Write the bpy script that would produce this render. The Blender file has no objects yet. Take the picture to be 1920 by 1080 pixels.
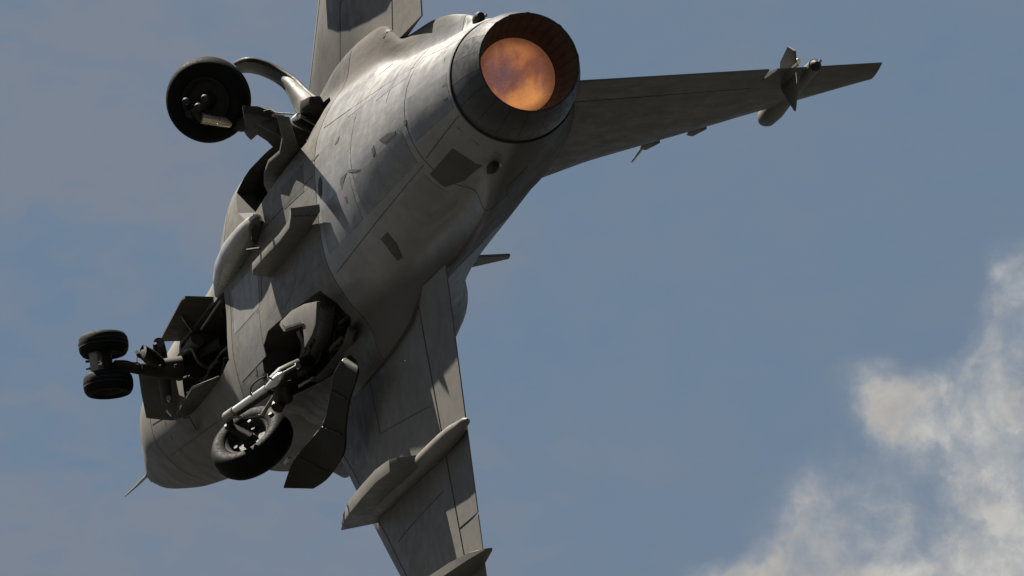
import bpy, bmesh, math, random
from mathutils import Vector, Matrix
random.seed(7)
sc = bpy.context.scene
C = sc.collection
PI = math.pi

# ---------------------------------------------------------------- camera, light, exposure
EL = math.radians(25)
cam = bpy.data.objects.new('camera', bpy.data.cameras.new('camera'))
C.objects.link(cam); sc.camera = cam
cam.location = (0, 0, 1.7)
cam.rotation_euler = (math.radians(90) + EL, 0, 0)
cam.data.sensor_width = 36.0
cam.data.lens = 36.0 * 248 * 110 / 1920
cam.data.clip_start = 1.0
cam.data.clip_end = 60000
CM = Matrix.Translation(cam.location) @ cam.rotation_euler.to_matrix().to_4x4()

# attitude of the aircraft: its forward, port and up axes seen by the photographer
XH = Vector((-.2409488, -.24994689, -.93780074))
YH = Vector((-.09300294, .9677687, -.23403888))
ZH = Vector((.96607149, .03082684, -.25642851))
RM = Matrix((XH, YH, ZH)).transposed().to_4x4()
AIR = CM @ Matrix.Translation((.129032, 1.705645, -110)) @ RM     # aircraft frame -> world

# sun, given in the aircraft frame by the shadows of the pylons under the wings
SUN_A = Vector((.42, .86, -.28)).normalized()
SUN_W = (AIR.to_3x3() @ SUN_A).normalized()
sun_el = math.asin(SUN_W.z)
sun_az = math.atan2(SUN_W.x, SUN_W.y)
sl = bpy.data.lights.new('sun', 'SUN'); sl.energy = 5.0; sl.angle = math.radians(.5); sl.color = (1, .93, .82)
so = bpy.data.objects.new('sun', sl); C.objects.link(so)
so.rotation_euler = SUN_W.to_track_quat('Z', 'Y').to_euler()
so.location = (0, 60, 120)
sc.view_settings.view_transform = 'Standard'
sc.view_settings.look = 'None'
sc.view_settings.exposure = 1.9
sc.view_settings.gamma = 1
sc.view_settings.use_curve_mapping = False

# ---------------------------------------------------------------- node helpers
class NT:
    def __init__(s, tree): s.t = tree; s.n = tree.nodes; s.l = tree.links
    def add(s, typ, **kw):
        n = s.n.new(typ)
        for k, v in kw.items(): setattr(n, k, v)
        return n
    def put(s, sock, v):
        if isinstance(v, bpy.types.NodeSocket): s.l.new(v, sock)
        elif v is not None: sock.default_value = v
    def math(s, op, a, b=None, c=None, clamp=False):
        n = s.add('ShaderNodeMath', operation=op, use_clamp=clamp)
        s.put(n.inputs[0], a)
        if b is not None: s.put(n.inputs[1], b)
        if c is not None: s.put(n.inputs[2], c)
        return n.outputs[0]
    def noise(s, vec, scale, detail=4, rough=.5, dist=0, w=None):
        n = s.add('ShaderNodeTexNoise')
        if w is not None: n.noise_dimensions = '4D'; n.inputs['W'].default_value = w
        s.put(n.inputs['Vector'], vec)
        n.inputs['Scale'].default_value = scale; n.inputs['Detail'].default_value = detail
        n.inputs['Roughness'].default_value = rough; n.inputs['Distortion'].default_value = dist
        return n.outputs['Fac']
    def ramp(s, f, a, b, lo=0., hi=1., smooth=True):
        n = s.add('ShaderNodeMapRange'); n.interpolation_type = 'SMOOTHSTEP' if smooth else 'LINEAR'
        s.put(n.inputs[0], f)
        for i, v in ((1, a), (2, b), (3, lo), (4, hi)): n.inputs[i].default_value = v
        return n.outputs[0]
    def mix(s, f, a, b, typ='MIX'):
        n = s.add('ShaderNodeMix', data_type='RGBA', blend_type=typ)
        s.put(n.inputs[0], f)
        for i, v in ((6, a), (7, b)):
            if isinstance(v, tuple): v = v if len(v) == 4 else v + (1,)
            s.put(n.inputs[i], v)
        return n.outputs[2]
    def mapping(s, vec, scale=(1, 1, 1), loc=(0, 0, 0), rot=(0, 0, 0)):
        n = s.add('ShaderNodeMapping'); s.l.new(vec, n.inputs[0])
        n.inputs[1].default_value = loc; n.inputs[2].default_value = rot; n.inputs[3].default_value = scale
        return n.outputs[0]

# ---------------------------------------------------------------- sky
world = bpy.data.worlds.new('World'); sc.world = world; world.use_nodes = True
w = NT(world.node_tree); w.n.clear()
sky = w.add('ShaderNodeTexSky', sky_type='NISHITA', sun_disc=False)
sky.sun_elevation = sun_el; sky.sun_rotation = sun_az
sky.altitude = 0; sky.air_density = 1.0; sky.dust_density = 1.6; sky.ozone_density = 1.0
geo = w.add('ShaderNodeTexCoord').outputs['Generated']
def dot(v):
    n = w.add('ShaderNodeVectorMath', operation='DOT_PRODUCT')
    w.l.new(geo, n.inputs[0]); n.inputs[1].default_value = v
    return n.outputs['Value']
M3 = CM.to_3x3()
right, up = tuple(M3.col[0]), tuple(M3.col[1])
U, V = dot(right), dot(up)        # two fixed sky directions; the frame spans +-.0352 by +-.0198
K = 248 * 110 / 960
wob = w.add('ShaderNodeTexNoise'); w.l.new(geo, wob.inputs['Vector']); wob.inputs['Scale'].default_value = 95; wob.inputs['Detail'].default_value = 7; wob.inputs['Roughness'].default_value = .55
wsep = w.add('ShaderNodeSeparateXYZ'); w.l.new(wob.outputs['Color'], wsep.inputs[0])
def blob(cx, cy, rx, ry, rot=0):  # soft cloud bank centred on a sky direction; units of half frame widths
    c, s_ = math.cos(rot), math.sin(rot)
    u = w.math('ADD', w.math('MULTIPLY_ADD', U, K, -cx), w.math('MULTIPLY_ADD', wsep.outputs[0], .34, -.17)); v = w.math('ADD', w.math('MULTIPLY_ADD', V, K, -cy), w.math('MULTIPLY_ADD', wsep.outputs[2], .34, -.17))
    a = w.math('ADD', w.math('MULTIPLY', u, c / rx), w.math('MULTIPLY', v, s_ / rx))
    b = w.math('SUBTRACT', w.math('MULTIPLY', v, c / ry), w.math('MULTIPLY', u, s_ / ry))
    d = w.math('ADD', w.math('MULTIPLY', a, a), w.math('MULTIPLY', b, b))
    return w.math('EXPONENT', w.math('MULTIPLY', d, -1.0))
# thin high veil, drawn out in soft bands across the whole sky
warp = w.noise(w.mapping(geo, (1, 1, 1), (2, 5, 1)), 30, 4, .5)
band = w.noise(w.mapping(geo, (.55, 1, 1.5), (.3, .1, .7)), 34, 4, .45, .25, w=3.1)
band2 = w.noise(w.mapping(geo, (1, 1, 1.2), (1.3, .6, .2)), 75, 5, .5, .3, w=1.3)
west = w.ramp(w.math('MULTIPLY', U, K), -1.3, .7, 1.0, .0)
band3 = w.noise(w.mapping(geo, (1.6, .7, 3.2), (.9, .2, 1.2), (0, .35, 0)), 130, 6, .55, .5, w=2.3)
veil = w.math('MULTIPLY_ADD', w.ramp(band, .35, .65), .5, w.math('MULTIPLY', w.ramp(band2, .4, .65), .28))
veil = w.math('ADD', veil, w.math('MULTIPLY', w.ramp(band3, .38, .62), .36))
veil = w.math('MULTIPLY', veil, w.math('MULTIPLY_ADD', west, .75, .45), clamp=True)
c0_ = w.mix(.88, sky.outputs[0], (0.61, 0.94, 1.30))
c1_ = w.mix(w.math('MULTIPLY_ADD', veil, 1.1, .0), c0_, (1.07, 1.24, 1.55))
# cumulus banks low on the right, going on beyond the frame
wrp = w.add('ShaderNodeTexNoise'); w.l.new(geo, wrp.inputs['Vector']); wrp.inputs['Scale'].default_value = 190; wrp.inputs['Detail'].default_value = 5
wo = w.add('ShaderNodeVectorMath', operation='MULTIPLY_ADD'); w.l.new(wrp.outputs['Color'], wo.inputs[0])
wo.inputs[1].default_value = (.0034,) * 3; w.l.new(geo, wo.inputs[2])
gw = wo.outputs[0]
f1 = w.noise(gw, 170, 10, .60, .2, w=2.6)
f2 = w.noise(gw, 520, 6, .62, .2, w=5.0)
shape = None
for amp, b in ((1., (1.04, -.05, .07, .09)), (.95, (.94, -.13, .09, .06, .5)), (.62, (.81, -.23, .12, .07, -.3)), (1., (.90, -.29, .14, .075, -.5)), (1.2, (1.0, -.40, .11, .20)),
          (.95, (.47, -.585, .10, .055, .3)), (1., (.66, -.60, .18, .075)), (1., (.90, -.60, .15, .08)), (.6, (.59, -.47, .055, .10, .3)), (.45, (.76, -.45, .26, .14)), (1., (1.25, -.35, .22, .30)), (1., (.85, -.88, .5, .25))):
    q = w.math('MULTIPLY', blob(*b), amp); shape = q if shape is None else w.math('ADD', shape, q)
shape = w.math('MINIMUM', shape, 1.0)
far_ = w.ramp(w.noise(geo, 9, 4, .5, w=7.0), .56, .66)
near_ = blob(0, 0, 1.7, 1.3)
shape = w.math('MAXIMUM', shape, w.math('MULTIPLY', far_, w.math('SUBTRACT', 1.0, near_)))
dens = w.math('ADD', shape, w.math('MULTIPLY_ADD', f1, 2.9, -1.32))
dens = w.math('ADD', dens, w.math('MULTIPLY_ADD', f2, .6, -.30))
dens = w.math('MULTIPLY', dens, w.ramp(shape, .04, .4))
cov = w.ramp(dens, .0, 1.35, smooth=False)
thick = w.ramp(dens, .45, 1.35)
shv = w.mapping(gw, (1, 1, 1), (.0013, 0, .0022))
lit = w.ramp(w.math('SUBTRACT', f1, w.noise(shv, 170, 10, .60, .2, w=2.6)), -.07, .07)
cc1 = w.mix(thick, (1.76, 1.90, 2.12), (3.07, 3.03, 2.87))
cc2 = w.mix(w.math('MULTIPLY', w.math('MULTIPLY', w.ramp(w.noise(geo, 70, 5, .5, w=4.), .42, .62), .8), thick), cc1, (2.17, 1.97, 1.76))
cc2 = w.mix(w.math('MULTIPLY', w.math('SUBTRACT', 1., lit), .42), cc2, (1.9, 2.0, 2.15))
sky_col = w.mix(w.math('MULTIPLY', cov, .95), c1_, cc2)

bg = w.add('ShaderNodeBackground'); w.put(bg.inputs[0], sky_col); bg.inputs[1].default_value = 0.05
out = w.add('ShaderNodeOutputWorld'); w.l.new(bg.outputs[0], out.inputs[0])

# ---------------------------------------------------------------- materials
def mat(name, col, rough=.5, metal=0., vary=.12, bump=.0, scale=3., streak=0., spec=.5, stain=0., coat=0., soot_shade=0., matte_top=False, dents=None):
    m = bpy.data.materials.new(name); m.use_nodes = True
    t = NT(m.node_tree); p = t.n['Principled BSDF']
    oc = t.add('ShaderNodeTexCoord').outputs['Object']
    base = tuple(col) + (1,)
    n1 = t.noise(oc, scale, 6, .6)
    c = t.mix(t.ramp(n1, .3, .7), tuple(x * (1 - vary) for x in col), tuple(min(1, x * (1 + vary)) for x in col))
    if streak:
        sv = t.mapping(oc, (1.2, 9, 9))
        n2 = t.noise(sv, 2.2, 6, .65)
        c = t.mix(t.math('MULTIPLY', t.ramp(n2, .5, .72), streak), c, tuple(x * .45 for x in col))
        n4 = t.noise(t.mapping(oc, (2.5, 16, 16), (3, 1, 7)), 2.0, 5, .6)
        c = t.mix(t.math('MULTIPLY', t.ramp(n4, .56, .75), streak * .7), c, tuple(min(1, x * 1.7) for x in col))
    if stain:
        n3 = t.noise(t.mapping(oc, (1, 1, 1), (7, 3, 1)), 7., 8, .7, 1.2)
        c = t.mix(t.math('MULTIPLY', t.ramp(n3, .56, .7), stain), c, (col[0] * .55, col[1] * .48, col[2] * .4))
    if soot_shade:      # oily sooty film and painted-in shade behind and beside the open wheel bays
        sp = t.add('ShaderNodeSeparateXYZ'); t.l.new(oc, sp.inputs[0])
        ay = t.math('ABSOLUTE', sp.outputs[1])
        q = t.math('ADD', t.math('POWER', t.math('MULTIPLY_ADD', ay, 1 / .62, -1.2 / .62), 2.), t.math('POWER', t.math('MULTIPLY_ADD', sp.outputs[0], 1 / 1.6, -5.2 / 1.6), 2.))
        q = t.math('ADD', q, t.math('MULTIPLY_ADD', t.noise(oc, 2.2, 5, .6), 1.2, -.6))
        c = t.mix(t.math('MULTIPLY', t.ramp(q, 1.3, .1), soot_shade), c, tuple(x * .35 for x in col))
    t.put(p.inputs['Base Color'], c)
    t.put(p.inputs['Roughness'], t.ramp(t.noise(oc, scale * 4, 5, .6), .3, .7, max(.03, rough - .08), min(1, rough + .1)))
    p.inputs['Metallic'].default_value = metal
    p.inputs['Specular IOR Level'].default_value = spec
    if matte_top:  # rougher, duller and darker above the wing line and out on the root shelf
        sz = t.add('ShaderNodeSeparateXYZ'); t.l.new(oc, sz.inputs[0])
        k = t.math('MAXIMUM', t.ramp(sz.outputs[2], -.10, .02), t.ramp(t.math('ABSOLUTE', sz.outputs[1]), .74, .93))
        rs = p.inputs['Roughness'].links[0].from_socket
        t.put(p.inputs['Roughness'], t.math('MULTIPLY_ADD', k, .3, rs))
        t.put(p.inputs['Specular IOR Level'], t.math('MULTIPLY_ADD', k, .03 - spec, spec))
        t.put(p.inputs['Base Color'], t.mix(k, c, t.mix(.8, c, (.075, .068, .061))))
    p.inputs['Coat Weight'].default_value = coat
    if bump:
        b = t.add('ShaderNodeBump'); b.inputs['Strength'].default_value = bump; b.inputs['Distance'].default_value = .02
        nb = t.math('ADD', t.noise(t.mapping(oc, dents) if dents else oc, 5., 3, .5), t.math('MULTIPLY', t.noise(oc, 40., 3, .5), .04))
        t.put(b.inputs['Height'], nb); t.l.new(b.outputs[0], p.inputs['Normal'])
    return m
M_PAINT = mat('grey_paint', (0.102, 0.096, 0.087), .5, vary=.06, bump=.12, scale=1.7, streak=.22, stain=.18, spec=.10, soot_shade=.8)
M_BELLY = mat('worn_belly_paint', (0.098, 0.093, 0.084), .5, vary=.10, spec=.12, bump=.3, scale=2.5, streak=.6, stain=.5, soot_shade=.75)
M_BARREL = mat('tail_cone_metal', (.128, .126, .124), .38, spec=.38, metal=.0, matte_top=True, vary=.08, bump=.3, scale=1.5, streak=.28, dents=(.7, 2.2, 2.2))
M_TONE = [mat('panel_tone_%s' % n_, c_, .42, spec=.32, vary=.06, bump=.2, scale=2, streak=.2) for n_, c_ in (('cool', (.104, .104, .105)), ('pale', (.122, .119, .114)), ('dull', (.096, .093, .088)))]
M_SEAM = mat('seam_sealant', (0.049, 0.047, 0.043), .7, vary=.1, spec=.2)
M_POD = mat('fairing_gloss_paint', (.165, .158, .146), .3, vary=.08, bump=.1, spec=.5)
M_PANEL = mat('dark_access_panel', (0.059, 0.056, 0.051), .55, spec=.12, vary=.15, bump=.2)
M_DULL = mat('radome_grey', (0.098, 0.092, 0.082), .6, spec=.14, vary=.06, scale=1.2, streak=.12)
M_NOZ = mat('nozzle_steel', (0.030, 0.030, 0.031), .45, metal=.0, spec=.15, vary=.25, bump=.2, scale=5, streak=.5)
M_HOT = mat('heat_tinted_liner', (0.049, 0.034, 0.030), .75, metal=.15, vary=.3, scale=6, streak=.5)
M_BLACK = mat('black_gap', (0.010, 0.010, 0.010), .8, vary=.1)
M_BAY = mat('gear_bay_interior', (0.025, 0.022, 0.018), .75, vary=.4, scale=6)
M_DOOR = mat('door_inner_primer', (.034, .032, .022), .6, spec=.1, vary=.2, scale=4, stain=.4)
M_RUB = mat('tyre_rubber', (0.007, 0.007, 0.007), .7, vary=.2, bump=.12, scale=9, spec=.05)
M_HUB = mat('wheel_hub_dark', (0.016, 0.016, 0.014), .7, metal=.0, spec=.2, vary=.3, scale=12)
M_CHROME = mat('polished_oleo', (0.615, 0.615, 0.599), .3, metal=.6, vary=.03, scale=.5)
M_STRUT = mat('painted_strut', (0.139, 0.131, 0.115), .4, metal=.2, vary=.2, scale=9, stain=.3)
M_LEG = mat('dark_leg_casting', (0.025, 0.022, 0.018), .6, metal=.0, spec=.15, vary=.3, scale=8)
M_GLASS = mat('light_lens', (0.246, 0.246, 0.238), .1, metal=.2, vary=.05)

# ---------------------------------------------------------------- mesh helpers (all shapes in the aircraft frame)
BASE = Vector((6, 0, -.7))
root = bpy.data.objects.new('fighter_jet', None); C.objects.link(root)
root.matrix_world = AIR @ Matrix.Translation(BASE)
root.empty_display_size = 2
root['label'] = 'grey delta-wing fighter jet banking away with landing gear down and glowing afterburner'
root['category'] = 'fighter jet'

def mesh(name, vs, fs, m, parent=None, smooth=40, label=None, kind=None, bevel=0):
    me = bpy.data.meshes.new(name)
    me.from_pydata([tuple(v) for v in vs], [], fs); me.validate(); me.update()
    bm = bmesh.new(); bm.from_mesh(me)
    bmesh.ops.remove_doubles(bm, verts=bm.verts, dist=1e-5)
    bmesh.ops.recalc_face_normals(bm, faces=bm.faces)
    if bevel:
        es = [e for e in bm.edges if len(e.link_faces) == 2 and e.calc_face_angle(0) > .5]
        bmesh.ops.bevel(bm, geom=es, offset=bevel, segments=2, affect='EDGES', profile=.6, clamp_overlap=True)
    bm.to_mesh(me); bm.free()
    if smooth:
        me.shade_smooth(); me.set_sharp_from_angle(angle=math.radians(smooth))
    for mm in (m if isinstance(m, list) else [m]): me.materials.append(mm)
    o = bpy.data.objects.new(name, me); C.objects.link(o)
    if parent is None: parent = root
    o.parent = parent
    if parent is root: o.location = -BASE
    if label: o['label'] = label
    if kind: o['kind'] = kind
    return o

class MB:
    """collects shapes for one mesh object"""
    def __init__(s): s.v = []; s.f = []
    def add(s, vs, fs):
        o = len(s.v); s.v += [Vector(v) for v in vs]; s.f += [tuple(i + o for i in f) for f in fs]; return s
    def grid(s, rows, close=False, cap=False):
        n = len(rows[0]); fs = []
        for i in range(len(rows) - 1):
            for j in range(n if close else n - 1):
                k = (j + 1) % n
                fs.append((i * n + j, i * n + k, (i + 1) * n + k, (i + 1) * n + j))
        if cap:
            fs.append(tuple(range(n))[::-1]); fs.append(tuple((len(rows) - 1) * n + j for j in range(n)))
        return s.add([p for r in rows for p in r], fs)
    def tube(s, pts, rad, n=12, cap=True):
        pts = [Vector(p) for p in pts]
        if not isinstance(rad, (list, tuple)): rad = [rad] * len(pts)
        rows = []; a = None
        for i, p in enumerate(pts):
            d = (pts[min(i + 1, len(pts) - 1)] - pts[max(i - 1, 0)]).normalized()
            if a is None: a = d.orthogonal().normalized()
            a = (a - d * a.dot(d)).normalized(); b = d.cross(a)
            rows.append([p + (a * math.cos(t) + b * math.sin(t)) * rad[i] for t in [2 * PI * k / n for k in range(n)]])
        return s.grid(rows, True, cap)
    def lathe(s, o, ax, prof, n=40, cap=False, a0=0, a1=2 * PI):
        """prof: (distance along axis, radius)"""
        o = Vector(o); ax = Vector(ax).normalized(); a = ax.orthogonal().normalized(); b = ax.cross(a)
        full = abs(a1 - a0 - 2 * PI) < 1e-6
        m = n if full else n + 1
        ts = [a0 + (a1 - a0) * k / n for k in range(m)]
        rows = [[o + ax * h + (a * math.cos(t) + b * math.sin(t)) * r for t in ts] for h, r in prof]
        return s.grid(rows, full, cap)
    def box(s, c, ex, ey, ez):
        """centre and three half-extent vectors"""
        c, ex, ey, ez = map(Vector, (c, ex, ey, ez))
        vs = [c + ex * i + ey * j + ez * k for i in (-1, 1) for j in (-1, 1) for k in (-1, 1)]
        return s.add(vs, [(0, 1, 3, 2), (4, 6, 7, 5), (0, 4, 5, 1), (2, 3, 7, 6), (0, 2, 6, 4), (1, 5, 7, 3)])
    def prism(s, poly, off):
        poly = [Vector(p) for p in poly]; off = Vector(off); n = len(poly)
        vs = [p - off * .5 for p in poly] + [p + off * .5 for p in poly]
        return s.add(vs, [tuple(range(n))[::-1], tuple(range(n, 2 * n))] + [(i, (i + 1) % n, (i + 1) % n + n, i + n) for i in range(n)])
    def ribbon(s, A, B, th, sub=6, bulge=0.):
        """thick curved plate between two edge polylines"""
        A = spline(A, sub); B = spline(B, sub); rows = []
        m = 7
        for i in range(len(A)):
            rows.append([A[i].lerp(B[i], j / (m - 1)) for j in range(m)])
        nr = []
        for i in range(len(rows)):
            r = []
            for j in range(m):
                du = rows[min(i + 1, len(rows) - 1)][j] - rows[max(i - 1, 0)][j]
                dv = rows[i][min(j + 1, m - 1)] - rows[i][max(j - 1, 0)]
                r.append(du.cross(dv).normalized())
            nr.append(r)
        tb = lambda j: bulge * 4 * (j / (m - 1)) * (1 - j / (m - 1))
        loops = []
        for i in range(len(rows)):
            lo = [rows[i][j] + nr[i][j] * (th / 2 + tb(j)) for j in range(m)]
            hi = [rows[i][j] - nr[i][j] * (th / 2 - tb(j)) for j in range(m)]
            loops.append(lo + hi[::-1])
        return s.grid(loops, True, True)
    def flip(s):  # mirror to the other side of the aircraft
        r = MB(); r.v = [Vector((v.x, -v.y, v.z)) for v in s.v]; r.f = [f[::-1] for f in s.f]; return r
    def build(s, name, m, parent=None, **k): return mesh(name, s.v, s.f, m, parent, **k)

def cr(p0, p1, p2, p3, t):
    return .5 * ((2 * p1) + (p2 - p0) * t + (2 * p0 - 5 * p1 + 4 * p2 - p3) * t * t + (3 * p1 - p0 - 3 * p2 + p3) * t ** 3)
def spline(P, sub):
    P = [Vector(p) for p in P]; o = []
    for i in range(len(P) - 1):
        p0 = P[max(i - 1, 0)]; p3 = P[min(i + 2, len(P) - 1)]
        for k in range(sub): o.append(cr(p0, P[i], P[i + 1], p3, k / sub))
    o.append(P[-1]); return o
def hermx(xs, ys, x):
    """monotone-ish cubic interpolation of a table"""
    n = len(xs)
    if x <= xs[0]: return ys[0]
    if x >= xs[-1]: return ys[-1]
    i = max(k for k in range(n - 1) if xs[k] <= x)
    def sl(k):
        if k == 0: return (ys[1] - ys[0]) / (xs[1] - xs[0])
        if k == n - 1: return (ys[-1] - ys[-2]) / (xs[-1] - xs[-2])
        a = (ys[k] - ys[k - 1]) / (xs[k] - xs[k - 1]); b = (ys[k + 1] - ys[k]) / (xs[k + 1] - xs[k])
        return 0 if a * b <= 0 else 2 * a * b / (a + b)
    h = xs[i + 1] - xs[i]; t = (x - xs[i]) / h
    return ((2 * t**3 - 3 * t**2 + 1) * ys[i] + (t**3 - 2 * t**2 + t) * h * sl(i) + (-2 * t**3 + 3 * t**2) * ys[i + 1] + (t**3 - t**2) * h * sl(i + 1))

# ---------------------------------------------------------------- fuselage
# half outlines (y, z) from bottom centre over the side to the top centre
def circ(r, zc=0., top=None):
    P = [(r * math.cos(a), zc + r * math.sin(a)) for a in [math.radians(d) for d in (-90, -60, -30, 0, 30, 60, 90)]]
    if top: P[5] = (P[5][0] * .8, (P[5][1] + top) / 2); P[6] = (0, top)
    return P
SEC = {
    .50: circ(.495), .95: [(0, -.555), (.275, -.482), (.485, -.275), (.605, -.05), (.485, .26), (.24, .50), (0, .60)],
    1.44: [(0, -.625), (.30, -.545), (.53, -.34), (.775, -.04), (.55, .24), (.27, .58), (0, .72)],
    1.9: [(0, -.67), (.33, -.58), (.585, -.38), (.90, -.08), (.60, .24), (.28, .64), (0, .80)],
    2.3: [(0, -.69), (.35, -.60), (.61, -.41), (.96, -.11), (.64, .26), (.29, .67), (0, .84)],
    2.8: [(0, -.70), (.38, -.62), (.66, -.44), (.975, -.17), (.64, .24), (.28, .66), (0, .88)],
    3.3: [(0, -.69), (.41, -.635), (.70, -.47), (1.2, -.225), (.66, .24), (.28, .66), (0, .92)],
    4.5: [(0, -.68), (.46, -.66), (.78, -.54), (1.28, -.215), (.72, .26), (.30, .70), (0, .97)],
    5.5: [(0, -.66), (.48, -.67), (.86, -.57), (1.24, -.13), (.76, .30), (.32, .76), (0, 1.0)],
    6.5: [(0, -.655), (.50, -.67), (.92, -.58), (1.14, -.04), (.82, .44), (.36, .88), (0, 1.10)],
    7.3: [(0, -.65), (.46, -.66), (.90, -.55), (1.04, .02), (.80, .56), (.42, 1.10), (0, 1.31)],
    8.2: [(0, -.585), (.36, -.565), (.64, -.40), (.80, .02), (.66, .52), (.38, 1.12), (0, 1.38)],
    9.2: [(0, -.535), (.32, -.51), (.58, -.35), (.74, .02), (.60, .50), (.34, 1.12), (0, 1.34)],
    10.2: [(0, -.525), (.30, -.49), (.54, -.33), (.68, .02), (.54, .44), (.28, .86), (0, 1.06)],
    11.2: [(0, -.50), (.24, -.455), (.44, -.28), (.55, .02), (.43, .32), (.22, .50), (0, .58)],
    12.0: [(0, -.33), (.17, -.295), (.31, -.17), (.385, .01), (.31, .20), (.17, .32), (0, .36)],
    12.6: [(0, -.18), (.105, -.16), (.19, -.09), (.235, .0), (.19, .10), (.10, .165), (0, .19)],
    13.0: [(0, -.07), (.045, -.06), (.08, -.035), (.095, 0), (.08, .035), (.045, .06), (0, .07)],
    13.2: [(0, -.004), (.003, -.003), (.004, -.002), (.005, 0), (.004, .002), (.003, .003), (0, .004)],
}
SX = sorted(SEC)
CREASE = {.95: (.55, -.17), 1.44: (.615, -.13), 1.9: (.68, -.15), 2.3: (.725, -.20), 2.8: (.79, -.255), 3.3: (.92, -.325), 4.5: (1.0, -.365), 5.5: (1.04, -.37)}
for k in SX:      # one more control point low on the side, where the round tail meets the wing root shelf
    a, b, c, d = [Vector((0,) + p) for p in (SEC[k][1], SEC[k][2], SEC[k][3], SEC[k][4])]
    m = cr(a, b, c, d, .5)
    SEC[k] = SEC[k][:3] + [CREASE.get(k, (m.y, m.z))] + SEC[k][3:]
def ctrl(x): return [(hermx(SX, [SEC[k][i][0] for k in SX], x), hermx(SX, [SEC[k][i][1] for k in SX], x)) for i in range(8)]
def outline(x, sub=6, inset=0.):
    c = [Vector((0, y, z)) for y, z in ctrl(x)]
    ext = [Vector((0, -c[1].y, c[1].z))] + c + [Vector((0, -c[6].y, c[6].z))]
    o = []
    for i in range(1, 8):
        for k in range(sub): o.append(cr(ext[i - 1], ext[i], ext[i + 1], ext[i + 2], k / sub))
    o.append(c[-1])
    half = o
    full = half + [Vector((0, -p.y, p.z)) for p in half[-2:0:-1]]
    if inset:
        cz = (c[0].z + c[-1].z) / 2
        for p in full:
            d = Vector((0, p.y, p.z - cz)); L = max(d.length, 1e-4); p.y -= d.y / L * inset; p.z -= d.z / L * inset
    return [Vector((x, p.y, p.z)) for p in full]
def body_z(x, y):   # height of the belly skin at (x, y)
    o = outline(x, 12); o = [p for p in o if p.z < .1]
    return min((abs(p.y - y), p.z) for p in o)[1]
_OUT = {}
def skin(x, ang, off=0.):
    """point on the skin at station x, angle measured from straight down towards starboard"""
    kx = round(x, 4)
    if kx not in _OUT: _OUT[kx] = outline(x, 8)
    o = _OUT[kx]; d = Vector((0, -math.sin(ang), -math.cos(ang)))
    n = len(o)
    for i in range(n):
        a, b = o[i], o[(i + 1) % n]
        ca = a.y * d.z - a.z * d.y; cb = b.y * d.z - b.z * d.y
        if (ca <= 0 <= cb or cb <= 0 <= ca) and (a + b).dot(d) > 0 and abs(ca - cb) > 1e-9:
            p = a.lerp(b, ca / (ca - cb)); nn = Vector((0, b.z - a.z, a.y - b.y)).normalized()
            if nn.dot(d) < 0: nn = -nn
            p = Vector((x, p.y, p.z)); return p + nn * off, nn
    p = Vector((x, 0, 0)) + d * .6
    return p, d

def fuse(name, x0, x1, m, step=.07, c0=True, c1=True, seam=.014, **k):
    rows = []
    n = max(2, int((x1 - x0) / step))
    rows.append(outline(x0, inset=seam)); rows.append(outline(x0 + .004, inset=seam))
    for i in range(n + 1): rows.append(outline(x0 + .008 + (x1 - x0 - .016) * i / n))
    rows.append(outline(x1 - .004, inset=seam)); rows.append(outline(x1, inset=seam))
    mb = MB(); mb.grid(rows, True, True)
    return mb.build(name, m, smooth=28, **k)

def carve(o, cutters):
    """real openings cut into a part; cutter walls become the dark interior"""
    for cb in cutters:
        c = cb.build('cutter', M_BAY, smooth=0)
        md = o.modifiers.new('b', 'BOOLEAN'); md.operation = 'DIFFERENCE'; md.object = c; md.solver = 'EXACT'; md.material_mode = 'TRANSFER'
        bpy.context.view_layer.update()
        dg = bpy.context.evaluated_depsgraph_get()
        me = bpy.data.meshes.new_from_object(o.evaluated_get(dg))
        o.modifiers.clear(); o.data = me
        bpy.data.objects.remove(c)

tail = fuse('tail_cone', .5, 1.44, M_BARREL)
rear = fuse('rear_fuselage', 1.44, 4.12, M_BARREL)
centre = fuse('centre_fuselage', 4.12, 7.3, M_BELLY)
front = fuse('forward_fuselage', 7.3, 10.9, M_DULL)
nose = fuse('radome', 10.9, 13.2, M_DULL, label='smooth grey radome')

def bay(sy):
    poly = [(4.5, .60), (4.32, .76), (4.3, .88), (4.6, .99), (5.4, 1.06), (6.5, 1.0), (6.55, .93), (6.4, .62), (6.1, .52), (5.78, .53)]
    if sy > 0: poly[4:] = [(5.4, 1.06), (6.6, 1.0), (6.95, .84), (6.75, .62), (6.36, .44), (5.78, .50)]
    return MB().prism([Vector((x, y * sy, -.62)) for x, y in poly], (0, 0, .84))
nb = MB().prism([(7.48, .16, -.6), (7.5, -.40, -.6), (8.4, -.36, -.6), (9.6, -.24, -.6), (9.6, .26, -.6), (8.4, .24, -.6)], (0, 0, .9))
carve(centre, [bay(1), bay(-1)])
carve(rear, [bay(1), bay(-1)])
carve(front, [nb])

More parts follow.
